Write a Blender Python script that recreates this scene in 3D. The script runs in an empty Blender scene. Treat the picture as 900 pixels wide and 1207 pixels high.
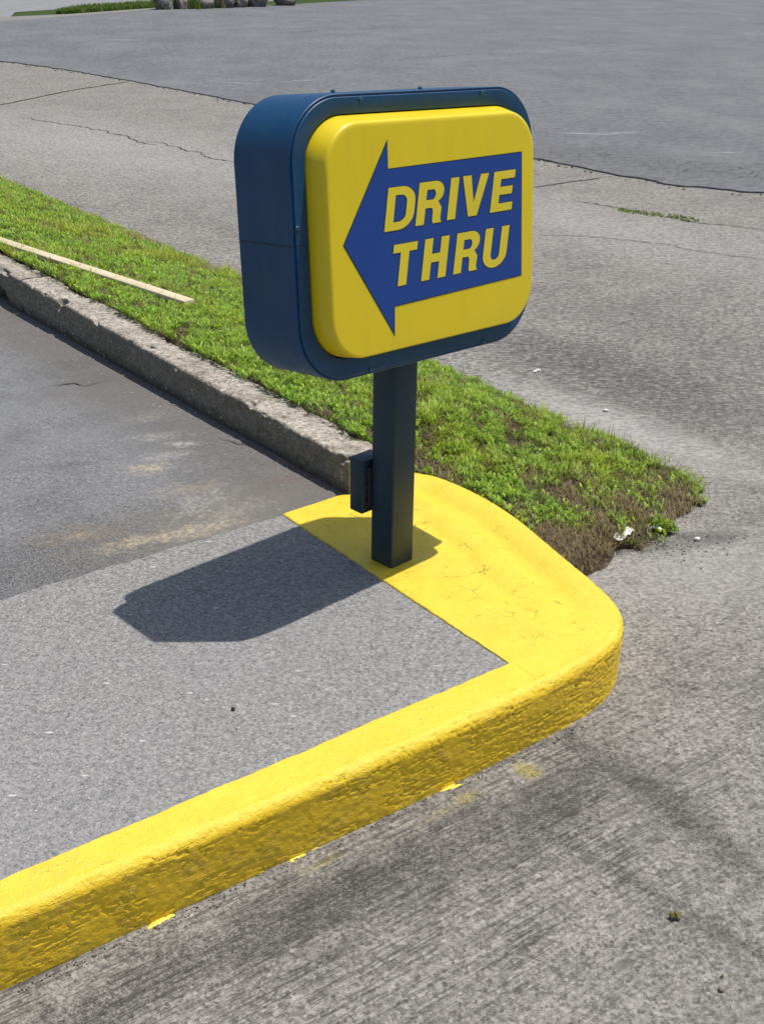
import bpy, bmesh, math, random
import numpy as np
from mathutils import Vector, Matrix, noise, geometry

random.seed(7)
rng = np.random.default_rng(7)
scene = bpy.context.scene
COL = scene.collection
PSI = 0.6393
U = Vector((math.cos(PSI), math.sin(PSI), 0))       # along the front kerb
V = Vector((-math.sin(PSI), math.cos(PSI), 0))      # away from the front kerb

# ------------------------------------------------------------------ helpers
def smooth(me, on=True):
    me.polygons.foreach_set('use_smooth', [on] * len(me.polygons))

def link(name, me, mat=None, parent=None, loc=None):
    o = bpy.data.objects.new(name, me)
    COL.objects.link(o)
    if mat is not None:
        if isinstance(mat, (list, tuple)):
            for m in mat: me.materials.append(m)
        else:
            me.materials.append(mat)
    if loc is not None: o.location = loc
    if parent is not None: o.parent = parent
    return o

def mesh(name, verts, faces, mat=None, parent=None, loc=None, sm=False, midx=None):
    me = bpy.data.meshes.new(name)
    me.from_pydata([tuple(v) for v in verts], [], faces)
    me.update()
    if sm: smooth(me)
    if midx is not None: me.polygons.foreach_set('material_index', midx)
    return link(name, me, mat, parent, loc)

def fast_mesh(name, co, quads, mat, tint=None):
    """co (n,3), quads (m,4) arrays -> mesh object"""
    me = bpy.data.meshes.new(name)
    n, m = len(co), len(quads)
    me.vertices.add(n); me.vertices.foreach_set('co', np.ascontiguousarray(co, dtype=np.float32).ravel())
    me.loops.add(m * 4); me.loops.foreach_set('vertex_index', np.ascontiguousarray(quads, dtype=np.int32).ravel())
    me.polygons.add(m); me.polygons.foreach_set('loop_start', np.arange(0, m * 4, 4, dtype=np.int32))
    me.update(calc_edges=True)
    if tint is not None:
        a = me.color_attributes.new('tint', 'FLOAT_COLOR', 'POINT')
        a.data.foreach_set('color', np.ascontiguousarray(tint, dtype=np.float32).ravel())
    return link(name, me, mat)

def tag(o, label=None, cat=None, group=None, kind=None):
    if label: o['label'] = label
    if cat: o['category'] = cat
    if group: o['group'] = group
    if kind: o['kind'] = kind
    return o

def empty(name, loc):
    o = bpy.data.objects.new(name, None)
    COL.objects.link(o); o.location = loc
    o.empty_display_size = 0.1
    return o

def fbm(p, sc, octv=4, seed=0.0):
    s, a, t = 0.0, 1.0, 0.0
    q = Vector((p[0] * sc + seed, p[1] * sc - seed * 1.7, p[2] * sc + seed * .3))
    for _ in range(octv):
        s += a * noise.noise(q); t += a; a *= .5; q = q * 2.03
    return s / t

def catmull(pts, n):
    """resample a catmull-rom curve through pts at n+1 equal arc steps"""
    P = [Vector(p) for p in pts]
    P = [P[0] * 2 - P[1]] + P + [P[-1] * 2 - P[-2]]
    out = []
    for i in range(1, len(P) - 2):
        p0, p1, p2, p3 = P[i - 1], P[i], P[i + 1], P[i + 2]
        for k in range(40):
            t = k / 40
            out.append(0.5 * ((2 * p1) + (p2 - p0) * t + (2 * p0 - 5 * p1 + 4 * p2 - p3) * t * t + (3 * p1 - p0 - 3 * p2 + p3) * t ** 3))
    out.append(P[-2])
    L = [0]
    for a, b in zip(out, out[1:]): L.append(L[-1] + (b - a).length)
    res, j = [], 0
    for k in range(n + 1):
        s = L[-1] * k / n
        while j < len(L) - 2 and L[j + 1] < s: j += 1
        f = (s - L[j]) / max(1e-9, L[j + 1] - L[j])
        res.append(out[j].lerp(out[j + 1], f))
    return res

def grid_faces(nu, nv, flip=False):
    F = []
    for i in range(nu - 1):
        for j in range(nv - 1):
            a = i * nv + j
            q = (a, a + 1, a + nv + 1, a + nv)
            F.append(q[::-1] if flip else q)
    return F

def sheet(name, pts, z, mat, sub=None):
    """flat polygon at height z"""
    polys = geometry.tessellate_polygon([[Vector((p[0], p[1], 0)) for p in pts]])
    vs = [(p[0], p[1], z) for p in pts]
    F = []
    for t in polys:
        a, b, c = [Vector(vs[i]) for i in t]
        F.append(tuple(t) if (b - a).cross(c - a).z > 0 else tuple(t[::-1]))
    return mesh(name, vs, F, mat)

# ------------------------------------------------------------------ materials
class NT:
    def __init__(s, name):
        s.m = bpy.data.materials.new(name); s.m.use_nodes = True
        s.t = s.m.node_tree; s.t.nodes.clear()
        s.out = s.t.nodes.new('ShaderNodeOutputMaterial')
        s.p = s.t.nodes.new('ShaderNodeBsdfPrincipled')
        s.t.links.new(s.p.outputs[0], s.out.inputs[0])
        s.co = s.t.nodes.new('ShaderNodeTexCoord').outputs['Object']
    def n(s, ty, **kw):
        x = s.t.nodes.new(ty)
        for k, v in kw.items(): setattr(x, k, v)
        return x
    def set(s, sock, v):
        if isinstance(v, bpy.types.NodeSocket): s.t.links.new(v, sock)
        elif isinstance(v, tuple) and len(v) == 3 and sock.type == 'RGBA': sock.default_value = (*v, 1)
        else: sock.default_value = v
    def noise(s, scale, detail=4, rough=.55, vec=None, dist=0):
        x = s.n('ShaderNodeTexNoise')
        s.set(x.inputs['Vector'], vec if vec is not None else s.co)
        x.inputs['Scale'].default_value = scale; x.inputs['Detail'].default_value = detail
        x.inputs['Roughness'].default_value = rough; x.inputs['Distortion'].default_value = dist
        return x.outputs['Fac']
    def voro(s, scale, feature='F1', out='Distance', vec=None, rnd=1):
        x = s.n('ShaderNodeTexVoronoi', feature=feature)
        s.set(x.inputs['Vector'], vec if vec is not None else s.co)
        x.inputs['Scale'].default_value = scale; x.inputs['Randomness'].default_value = rnd
        return x.outputs[out]
    def map(s, scale=(1, 1, 1), rot=(0, 0, 0), loc=(0, 0, 0), vec=None):
        x = s.n('ShaderNodeMapping'); s.set(x.inputs['Vector'], vec if vec is not None else s.co)
        x.inputs['Scale'].default_value = scale; x.inputs['Rotation'].default_value = rot; x.inputs['Location'].default_value = loc
        return x.outputs[0]
    def rot_map(s, scale, ang):
        return s.map(scale, vec=s.map(rot=(0, 0, -ang)))
    def ramp(s, fac, lo, hi, a=0.0, b=1.0):
        x = s.n('ShaderNodeMapRange'); s.set(x.inputs[0], fac)
        for i, v in zip((1, 2, 3, 4), (lo, hi, a, b)): x.inputs[i].default_value = v
        return x.outputs[0]
    def mix(s, f, a, b, mode='MIX'):
        x = s.n('ShaderNodeMix', data_type='RGBA', blend_type=mode)
        s.set(x.inputs[0], f); s.set(x.inputs[6], a); s.set(x.inputs[7], b)
        return x.outputs[2]
    def math(s, op, a, b=0.0, c=0.0, clamp=False):
        x = s.n('ShaderNodeMath', operation=op, use_clamp=clamp)
        s.set(x.inputs[0], a); s.set(x.inputs[1], b)
        if len(x.inputs) > 2: s.set(x.inputs[2], c)
        return x.outputs[0]
    def spot(s, x, y, rx, ry, rot=0, rag=.5, soft=.35, nz=None):
        """soft ragged ellipse on the ground around (x, y)"""
        v = s.n('ShaderNodeVectorMath', operation='SUBTRACT'); s.set(v.inputs[0], s.co); v.inputs[1].default_value = (x, y, 0)
        m = s.n('ShaderNodeMapping', vector_type='POINT'); s.set(m.inputs[0], v.outputs[0]); m.inputs['Rotation'].default_value = (0, 0, -rot)
        m2 = s.n('ShaderNodeMapping', vector_type='POINT'); s.set(m2.inputs[0], m.outputs[0]); m2.inputs['Scale'].default_value = (1 / rx, 1 / ry, 0)
        l = s.n('ShaderNodeVectorMath', operation='LENGTH'); s.set(l.inputs[0], m2.outputs[0])
        if nz is None: nz = s.noise(4 / max(rx, ry) * .6 + 6, 5, .65)
        d = s.math('ADD', l.outputs['Value'], s.math('MULTIPLY', s.math('SUBTRACT', nz, .5), rag * 4))
        return s.ramp(d, 1.0 + soft, 1.0 - soft)
    def bump(s, h, strength=.5, dist=.002, prev=None):
        x = s.n('ShaderNodeBump'); x.inputs['Strength'].default_value = strength; x.inputs['Distance'].default_value = dist
        s.set(x.inputs['Height'], h)
        if prev is not None: s.set(x.inputs['Normal'], prev)
        return x.outputs[0]
    def fin(s, col, rough=.9, nrm=None, spec=.3):
        s.set(s.p.inputs['Base Color'], col); s.set(s.p.inputs['Roughness'], rough)
        s.p.inputs['Specular IOR Level'].default_value = spec
        if nrm is not None: s.set(s.p.inputs['Normal'], nrm)
        return s.m

def grainy(name, c_dark, c_mid, c_light, gs=170, contrast=1.0, blotch=.25, warm=(1, 1, 1)):
    """cement / asphalt grain: fine aggregate, pits, white flecks, broad blotches. returns NT and colour, height"""
    s = NT(name)
    n1 = s.noise(gs, 4, .85)
    n2 = s.noise(gs * .3, 5, .7)
    # separate stones: three sizes of cells, each with its own tone
    def cells(sc):
        v = s.n('ShaderNodeTexVoronoi'); s.set(v.inputs['Vector'], s.co); v.inputs['Scale'].default_value = sc
        k = s.n('ShaderNodeSeparateColor'); s.set(k.inputs[0], v.outputs['Color']); return v.outputs['Distance'], k.outputs[0]
    d1, c1 = cells(gs * .62); d2, c2 = cells(gs * 1.5)
    g = s.math('ADD', s.math('MULTIPLY', c1, .36), s.math('ADD', s.math('MULTIPLY', c2, .34), s.math('MULTIPLY', s.ramp(n2, .3, .7), .30)))
    col = s.mix(s.ramp(g, .22, .78), c_dark, c_light)
    col = s.mix(blotch, col, c_mid)
    # sparse dark pores and sparse bright stones
    d3, c3 = cells(gs * .42)
    col = s.mix(s.math('MULTIPLY', s.ramp(c3, .90, .93), s.math('MULTIPLY', s.ramp(d3, .5, .3), .55)), col, tuple(x * .45 for x in c_dark))
    col = s.mix(s.math('MULTIPLY', s.ramp(c3, .07, .04), s.math('MULTIPLY', s.ramp(d3, .5, .3), .5)), col, tuple(min(.7, x * 1.25) for x in c_light))
    n1 = s.math('ADD', s.math('MULTIPLY', n1, .6), s.math('MULTIPLY', c2, .12))
    n1 = s.math('ADD', n1, .14)
    return s, col, n1, n2

def m_slab():
    s, col, n1, n2 = grainy('grey_slab_concrete', (.09, .087, .083), (.245, .236, .224), (.385, .372, .352), 270, 1.0)
    col = s.mix(s.ramp(s.noise(1.6, 4), .3, .7, 0, .28), col, (.26, .26, .265))
    # dark pores
    v = s.voro(120); col = s.mix(s.ramp(v, .22, .12, 0, .75), col, (.05, .05, .05))
    # pale shell-like flecks, stretched
    fl = s.voro(26, vec=s.map((.55, 1.5, 1), (0, 0, .3)))
    sel = s.voro(26, out='Color', vec=s.map((.55, 1.5, 1), (0, 0, .3)))
    sx = s.n('ShaderNodeSeparateColor'); s.set(sx.inputs[0], sel)
    f = s.math('MULTIPLY', s.ramp(fl, .15, .09), s.ramp(sx.outputs[0], .82, .88))
    col = s.mix(f, col, (.50, .49, .47))
    fl2 = s.voro(90); sel2 = s.voro(90, out='Color'); sx2 = s.n('ShaderNodeSeparateColor'); s.set(sx2.inputs[0], sel2)
    col = s.mix(s.math('MULTIPLY', s.ramp(fl2, .3, .2), s.math('MULTIPLY', s.ramp(sx2.outputs[0], .88, .93), .6)), col, (.48, .47, .46))
    h = s.math('ADD', n1, s.math('MULTIPLY', n2, .6))
    nb = s.bump(h, .4, .0022)
    return s.fin(col, .88, nb)

def m_drive():
    s, col, n1, n2 = grainy('driveway_concrete', (.088, .081, .072), (.245, .229, .206), (.435, .408, .368), 215, 1.1)
    # broad dirt
    big = s.noise(2.2, 6, .62); mid = s.noise(9, 5, .65)
    dirt = s.math('MULTIPLY', s.ramp(big, .42, .68), s.ramp(mid, .3, .62))
    fine = s.noise(120, 3, .7)
    dirt = s.math('MULTIPLY', dirt, s.ramp(fine, .30, .55))
    col = s.mix(s.math('MULTIPLY', dirt, .55), col, (.07, .068, .066))
    # broom lines along the kerb
    br = s.noise(1, 3, .7, vec=s.rot_map((3.0, 105, 1), PSI - .03))
    br2 = s.noise(1, 4, .7, vec=s.rot_map((14, 230, 1), PSI))
    lines = s.math('MULTIPLY', s.ramp(br, .46, .55), s.ramp(br2, .42, .53))
    near = s.spot(-.22, 1.52, 1.35, .42, PSI, .25, .4)
    col = s.mix(s.math('MULTIPLY', s.math('MULTIPLY', s.math('MULTIPLY', lines, near), s.ramp(mid, .38, .56, .3, 1)), .72), col, (.045, .042, .04))
    spots = [(-.30, 1.56, .55, .055, PSI, .85, .8), (.08, 1.77, .36, .075, PSI, .85, .8), (.40, 2.00, .2, .07, 1.0, .8, .9),
             (.50, 2.10, .36, .028, -.95, .8, .9), (.63, 1.92, .18, .05, -1.1, .75, .9), (.47, 1.76, .30, .014, -.75, .75, .5), (.62, 1.60, .16, .012, -.6, .6, .5),
             (1.12, 4.50, .55, .34, 2.2, .95, .8), (.70, 5.0, .45, .20, 2.3, .8, .8), (1.3, 5.4, .8, .3, 2.2, .5, .8), (.62, 3.11, .13, .055, .3, .9, .7), (.96, 3.185, .13, .040, .15, 1.0, .5), (.97, 3.19, .10, .03, .1, 1.0, .5), (.78, 3.12, .13, .04, .2, 1.0, .5),
             (1.25, 3.55, .10, .04, -.5, .8, .8), (-.45, 6.75, 1.3, .10, 2.22, .6, .7), (.74, 2.40, .05, .012, -.6, .7, .6), (.70, 2.92, .03, .018, 0, .6, .5),
             (-1.2, 8.4, 1.2, .35, 2.2, .25, .8), (2.0, 6.3, 1.0, .5, 2.2, .22, .9)]
    for x, y, rx, ry, r, a, rag in spots:
        m = s.spot(x, y, rx, ry, r, rag, .6)
        g = s.ramp(n1, .36, .58, 1, .25)
        col = s.mix(s.math('MULTIPLY', s.math('MULTIPLY', m, g), a), col, (.045, .042, .038))
    for x, y, rx, ry, r, a in [(.86, 4.12, .5, .12, 2.25, .5), (.9, 3.0, .3, .16, .4, .25), (1.5, 7.4, 1.6, .5, 2.25, .25), (-2.4, 10.6, 2.5, .8, 2.25, .3)]:
        col = s.mix(s.math('MULTIPLY', s.spot(x, y, rx, ry, r, .3, .7), a), col, (.50, .48, .45))
    # spilled yellow paint film on the concrete
    for x, y, rx, ry, a in [(.325, 2.075, .022, .03, .75), (.19, 1.985, .03, .014, .5), (.13, 1.935, .03, .008, .35), (-.10, 1.79, .05, .010, .3)]:
        col = s.mix(s.math('MULTIPLY', s.spot(x, y, rx, ry, PSI, .9, .4), s.math('MULTIPLY', s.ramp(n1, .4, .55), a)), col, (.42, .33, .05))
    # aggregate stones worn bare
    vo = s.voro(36); vc = s.voro(36, out='Color'); sc = s.n('ShaderNodeSeparateColor'); s.set(sc.inputs[0], vc)
    st = s.math('MULTIPLY', s.ramp(vo, .34, .27), s.ramp(sc.outputs[0], .9, .95))
    col = s.mix(s.math('MULTIPLY', st, s.ramp(n2, .42, .6, 0, .4)), col, (.36, .35, .34))
    coarse = s.noise(42, 5, .75, vec=s.map((.8, 1.4, 1)))
    far = s.n('ShaderNodeSeparateXYZ'); s.set(far.inputs[0], s.co)
    fz = s.ramp(far.outputs[1], 3.0, 4.6, .15, 1)
    col = s.mix(s.math('MULTIPLY', s.ramp(coarse, .50, .40), s.math('MULTIPLY', fz, .6)), col, (.07, .068, .066))
    col = s.mix(s.math('MULTIPLY', s.ramp(coarse, .53, .62), s.math('MULTIPLY', fz, .5)), col, (.40, .385, .365))
    vo = s.voro(60); vc = s.voro(60, out='Color'); sc = s.n('ShaderNodeSeparateColor'); s.set(sc.inputs[0], vc)
    col = s.mix(s.math('MULTIPLY', s.ramp(vo, .3, .2), s.math('MULTIPLY', s.ramp(sc.outputs[1], .92, .95), .5)), col, (.07, .07, .068))
    h = s.math('ADD', n1, s.math('ADD', n2, s.math('MULTIPLY', lines, -.5)))
    nb = s.bump(h, .5, .004)
    return s.fin(col, .93, nb, .15)

def m_lot():
    s, col, n1, n2 = grainy('worn_lot_asphalt', (.065, .067, .07), (.155, .159, .165), (.25, .254, .26), 95, 1.0)
    col = s.mix(s.ramp(s.noise(.5, 5, .6), .3, .7, 0, .5), col, (.17, .175, .18))
    st = s.noise(1, 4, .6, vec=s.map((.35, 3.2, 1), (0, 0, -.55)))
    col = s.mix(s.ramp(st, .5, .8, 0, .15), col, (.22, .222, .225))
    md = s.noise(14, 6, .75); col = s.mix(s.ramp(md, .52, .40, 0, .6), col, (.08, .082, .086))
    lg = s.noise(.9, 6, .7, vec=s.map((1, .6, 1), loc=(3, 8, 0))); col = s.mix(s.ramp(lg, .5, .66, 0, .5), col, (.21, .212, .214)); col = s.mix(s.ramp(lg, .47, .34, 0, .45), col, (.10, .103, .107))
    w = s.voro(2.2, 'DISTANCE_TO_EDGE', vec=s.map((1, 1, 1))); wn = s.noise(3, 4)
    ck = s.math('MULTIPLY', s.ramp(w, .012, .003), s.ramp(wn, .55, .62))
    col = s.mix(s.math('MULTIPLY', ck, .6), col, (.06, .06, .06))
    # crazed, darker border of the sheet
    e = s.spot(2.6, 9.6, 1.7, .42, 2.55, .35, .6)
    w2 = s.voro(9, 'DISTANCE_TO_EDGE'); col = s.mix(s.math('MULTIPLY', e, .45), col, (.12, .122, .125))
    col = s.mix(s.math('MULTIPLY', s.math('MULTIPLY', s.ramp(w2, .05, .015), e), .8), col, (.04, .04, .04))
    for x, y, rx, ry, r in [(1.86, 11.46, .18, .035, -.25), (2.2, 11.5, .16, .03, .4), (-1.7, 15.6, .33, .03, -.3), (-1.0, 15.9, .25, .03, .6), (2.9, 10.4, .12, .02, -.1), (-3.79, 15.9, .12, .03, .1), (-4.5, 22.5, .3, .05, .1)]:
        col = s.mix(s.math('MULTIPLY', s.spot(x, y, rx, ry, r, .9, .7), .38), col, (.45, .45, .45))
    nb = s.bump(s.math('ADD', n1, n2), .8, .006)
    return s.fin(col, .85, nb)

def m_lane():
    s, col, n1, n2 = grainy('stained_lane_asphalt', (.105, .104, .104), (.175, .174, .174), (.26, .258, .255), 210, 1.0)
    smooth_ = s.noise(1.6, 4, .5)
    col = s.mix(s.ramp(smooth_, .38, .62, .0, .5), col, (.185, .187, .194))
    col = s.mix(s.ramp(s.noise(3.1, 6, .7), .50, .68, 0, .45), col, (.095, .092, .09))
    col = s.mix(s.ramp(s.noise(1.1, 4, .6, vec=s.map(loc=(7, 3, 0))), .52, .7, 0, .35), col, (.17, .145, .115))
    rough_zone = s.spot(-.80, 2.75, .55, .17, PSI, .35, .6)
    col = s.mix(s.math('MULTIPLY', rough_zone, s.ramp(n1, .42, .56, 1, 0)), col, (.05, .05, .052))
    # pores only in places
    v = s.voro(70); col = s.mix(s.math('MULTIPLY', s.ramp(v, .25, .14), s.ramp(s.noise(5, 3), .42, .6)), col, (.045, .045, .048))
    # damp, dirty run along the kerb
    edge = s.spot(-1.0, 4.15, 2.2, .16, math.atan2(1.803, -1.4), .3, .7)
    col = s.mix(s.math('MULTIPLY', edge, .6), col, (.11, .10, .088))
    brn = (.19, .135, .085); tan = (.48, .40, .27); pale = (.48, .46, .42)
    col = s.mix(s.math('MULTIPLY', s.spot(-.47, 3.0, .34, .12, PSI, .4, .8), .45), col, (.20, .175, .14))
    for x, y, rx, ry, r, c, a in [(-.825, 2.90, .075, .04, .3, brn, .85), (-.80, 2.90, .028, .014, .3, tan, .5), (-.60, 2.885, .085, .022, .5, tan, .95), (-.47, 2.945, .075, .026, .55, tan, .75),
                                  (-.69, 3.365, .045, .028, .2, tan, .9), (-.66, 3.46, .05, .02, .3, pale, .7), (-.55, 3.21, .07, .03, .4, (.34, .29, .21), .8), (-.50, 3.11, .08, .035, 1.0, pale, .55),
                                  (-.42, 3.03, .09, .03, .9, (.40, .37, .31), .6), (-.72, 3.62, .07, .02, .3, pale, .5), (-.62, 3.56, .04, .014, .1, pale, .8), (-.78, 3.8, .06, .03, .6, (.33, .3, .25), .6),
                                  (-.27, 3.28, .05, .02, .4, (.16, .07, .07), .6), (-.98, 3.38, .10, .02, .3, (.05, .05, .05), .6), (-.95, 3.1, .09, .06, .6, (.075, .08, .09), .6), (-1.2, 4.3, .3, .05, .8, (.08, .08, .08), .5)]:
        f = s.math('MULTIPLY', s.spot(x, y, rx * 1.15, ry * 1.25, r, 1.3, .7), s.ramp(s.noise(75, 5, .85), .44, .56, .12, 1))
        col = s.mix(s.math('MULTIPLY', f, a * .72), col, c)
    vo = s.voro(40); vc = s.voro(40, out='Color'); sc = s.n('ShaderNodeSeparateColor'); s.set(sc.inputs[0], vc)
    col = s.mix(s.math('MULTIPLY', s.ramp(vo, .25, .15), s.math('MULTIPLY', s.ramp(sc.outputs[0], .94, .96), .5)), col, (.34, .33, .32))
    nb = s.bump(s.math('ADD', n1, n2), .5, .0025)
    return s.fin(col, s.ramp(smooth_, .38, .62, .9, .75), nb, .3)

def m_yellow():
    s = NT('yellow_kerb_paint')
    wn = s.noise(14, 5, .6)
    col = s.mix(s.ramp(wn, .3, .7), (.78, .57, .034), (.84, .63, .048))
    col = s.mix(s.ramp(s.noise(3.0, 4), .5, .75, 0, .35), col, (.72, .52, .04))
    # handling grime and worn patches
    gr = s.math('MULTIPLY', s.ramp(s.noise(6, 7, .75), .50, .68), s.ramp(s.noise(90, 4, .8), .42, .6))
    col = s.mix(s.math('MULTIPLY', gr, .30), col, (.50, .38, .07))
    # pinholes and hairline cracks where the coat split (mostly behind the post)
    dw = s.n('ShaderNodeVectorMath', operation='ADD'); s.set(dw.inputs[0], s.co)
    nn = s.n('ShaderNodeTexNoise'); s.set(nn.inputs['Vector'], s.co); nn.inputs['Scale'].default_value = 22; nn.inputs['Detail'].default_value = 4
    vm = s.n('ShaderNodeVectorMath', operation='SCALE'); s.set(vm.inputs[0], nn.outputs['Color']); vm.inputs['Scale'].default_value = .05
    s.set(dw.inputs[1], vm.outputs[0])
    ce = s.voro(19, 'DISTANCE_TO_EDGE', vec=dw.outputs[0])
    zone = s.spot(.20, 2.78, .55, .17, -.93, .3, .5)
    up = s.n('ShaderNodeSeparateXYZ'); g = s.n('ShaderNodeNewGeometry'); s.set(up.inputs[0], g.outputs['Normal'])
    ck = s.math('MULTIPLY', s.math('MULTIPLY', s.ramp(ce, .022, .008), s.ramp(s.noise(17, 3), .56, .62)), zone)
    col = s.mix(s.math('MULTIPLY', ck, .8), col, (.24, .17, .03))
    ph = s.voro(75); phc = s.voro(75, out='Color'); sc = s.n('ShaderNodeSeparateColor'); s.set(sc.inputs[0], phc)
    pin = s.math('MULTIPLY', s.ramp(ph, .2, .12), s.ramp(sc.outputs[0], .9, .93))
    col = s.mix(s.math('MULTIPLY', pin, .6), col, (.25, .18, .03))
    # dirt at the foot; warm light bounced off the ground painted into the face colour
    sp = s.n('ShaderNodeSeparateXYZ'); s.set(sp.inputs[0], s.co)
    col = s.mix(s.ramp(up.outputs[2], .75, .2), col, (.92, .60, .022))
    foot = s.math('MULTIPLY', s.ramp(sp.outputs[2], .004, -.014), s.ramp(s.noise(30, 4, .7), .45, .6))
    col = s.mix(s.math('MULTIPLY', foot, .5), col, (.16, .11, .03))
    # brushed, stretched ridges on the face + orange peel
    ridge = s.noise(1, 4, .6, vec=s.rot_map((14, 30, 80), PSI), dist=.6)
    rz = s.math('PINGPONG', s.math('MULTIPLY', ridge, 3.0), .5); rz = s.math('POWER', s.math('MULTIPLY', rz, 2.0), 7.0)
    rz = s.math('MULTIPLY', rz, s.ramp(s.noise(11, 4, .6), .47, .58))
    peel = s.noise(190, 3, .6); lump = s.noise(70, 5, .72)
    flat = s.ramp(up.outputs[2], .2, .85)
    h1 = s.math('ADD', s.math('MULTIPLY', lump, s.math('ADD', s.math('MULTIPLY', flat, .7), .45)), s.math('MULTIPLY', peel, .5))
    b1 = s.bump(h1, .7, .0045)
    b2 = s.bump(s.math('MULTIPLY', rz, s.math('SUBTRACT', 1.0, flat)), 1.0, .0016, b1)
    b3 = s.bump(s.math('MULTIPLY', ck, -1), .8, .002, b2)
    return s.fin(col, s.ramp(s.noise(40, 3), .35, .65, .34, .55), b3, .5)

def m_oldcurb():
    s, col, n1, n2 = grainy('old_kerb_concrete', (.17, .15, .12), (.40, .355, .295), (.66, .60, .52), 120, 1.1)
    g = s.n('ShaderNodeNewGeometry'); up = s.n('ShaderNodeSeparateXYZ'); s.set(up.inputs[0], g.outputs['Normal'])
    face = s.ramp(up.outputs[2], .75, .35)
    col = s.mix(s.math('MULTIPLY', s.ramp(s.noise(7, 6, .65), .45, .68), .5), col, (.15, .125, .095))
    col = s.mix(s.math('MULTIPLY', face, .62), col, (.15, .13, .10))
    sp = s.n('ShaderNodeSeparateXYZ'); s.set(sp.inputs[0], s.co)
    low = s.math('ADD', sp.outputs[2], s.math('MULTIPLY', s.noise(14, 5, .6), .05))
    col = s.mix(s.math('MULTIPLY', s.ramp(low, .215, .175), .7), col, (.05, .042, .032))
    v = s.voro(48); col = s.mix(s.ramp(v, .22, .12, 0, .6), col, (.06, .052, .042))
    vo = s.voro(60); vc = s.voro(60, out='Color'); sc = s.n('ShaderNodeSeparateColor'); s.set(sc.inputs[0], vc)
    col = s.mix(s.math('MULTIPLY', s.ramp(vo, .28, .2), s.ramp(sc.outputs[0], .8, .86)), col, (.52, .48, .42))
    nb = s.bump(s.math('ADD', n1, s.math('MULTIPLY', n2, 1.5)), .9, .006)
    return s.fin(col, .95, nb, .15)

def m_soil():
    s = NT('soil_and_thatch')
    col = s.mix(s.ramp(s.noise(60, 4, .7), .35, .65), (.035, .026, .018), (.17, .125, .08))
    col = s.mix(s.ramp(s.noise(9, 4), .45, .6, 0, .6), col, (.07, .052, .034))
    st = s.noise(1, 3, .6, vec=s.map((30, 160, 30), (0, 0, .5)), dist=1.2)
    col = s.mix(s.ramp(st, .56, .66, 0, .8), col, (.30, .24, .15))
    return s.fin(col, .95, s.bump(s.noise(80, 4, .7), 1, .012), .1)

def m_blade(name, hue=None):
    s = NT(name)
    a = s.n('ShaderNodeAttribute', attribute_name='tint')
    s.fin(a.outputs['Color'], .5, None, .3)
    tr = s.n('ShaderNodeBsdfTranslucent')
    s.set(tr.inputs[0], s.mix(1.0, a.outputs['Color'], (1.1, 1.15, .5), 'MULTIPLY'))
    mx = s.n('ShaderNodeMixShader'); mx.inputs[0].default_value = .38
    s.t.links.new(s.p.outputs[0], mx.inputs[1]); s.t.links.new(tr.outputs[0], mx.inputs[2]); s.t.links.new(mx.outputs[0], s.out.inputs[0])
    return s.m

def m_plain(name, c, rough=.5, var=.15, ns=30, bump=.0005, spec=.5, metal=0):
    s = NT(name)
    dk = tuple(x * (1 - var) for x in c); lt = tuple(min(1, x * (1 + var)) for x in c)
    col = s.mix(s.ramp(s.noise(ns, 5, .6), .3, .7), dk, lt)
    m = s.fin(col, s.ramp(s.noise(ns * .7, 4), .3, .7, rough * .85, min(1, rough * 1.15)), s.bump(s.noise(ns * 6, 3, .6), .4, bump), spec)
    s.p.inputs['Metallic'].default_value = metal
    return m

def m_navy():
    s = NT('navy_enamel')
    col = s.mix(s.ramp(s.noise(6, 5, .6), .3, .7), (.002, .045, .125), (.004, .058, .155))
    # brush marks, run marks and a little dust
    rn = s.noise(1, 4, .6, vec=s.map((26, 26, 1.6)))
    col = s.mix(s.ramp(rn, .52, .68, 0, .28), col, (.012, .075, .13))
    col = s.mix(s.ramp(s.noise(2.4, 5, .7), .5, .7, 0, .25), col, (.003, .022, .055))
    br = s.noise(1, 3, .6, vec=s.map((60, 60, 5)))
    col = s.mix(s.ramp(br, .4, .75, 0, .2), col, (.006, .075, .19))
    du = s.math('MULTIPLY', s.ramp(s.noise(45, 4, .7), .62, .74), .10)
    col = s.mix(du, col, (.10, .14, .17))
    n = s.bump(s.math('ADD', br, s.math('MULTIPLY', s.noise(180, 3), .4)), .25, .0008)
    return s.fin(col, s.ramp(s.noise(11, 4), .3, .7, .38, .55), n, .45)

def m_post():
    s = NT('dark_navy_post_paint')
    col = s.mix(s.ramp(s.noise(5, 5, .6), .3, .7), (.010, .032, .052), (.017, .044, .068))
    br = s.noise(1, 3, .6, vec=s.map((70, 70, 4)))
    col = s.mix(s.ramp(br, .45, .75, 0, .25), col, (.025, .045, .062))
    sp = s.n('ShaderNodeSeparateXYZ'); s.set(sp.inputs[0], s.co)
    foot = s.math('MULTIPLY', s.ramp(sp.outputs[2], .05, .0), s.ramp(s.noise(60, 4, .7), .45, .6))
    col = s.mix(s.math('MULTIPLY', foot, .5), col, (.10, .085, .05))
    return s.fin(col, .45, s.bump(s.math('ADD', br, s.noise(150, 3)), .3, .0008), .4)

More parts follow.
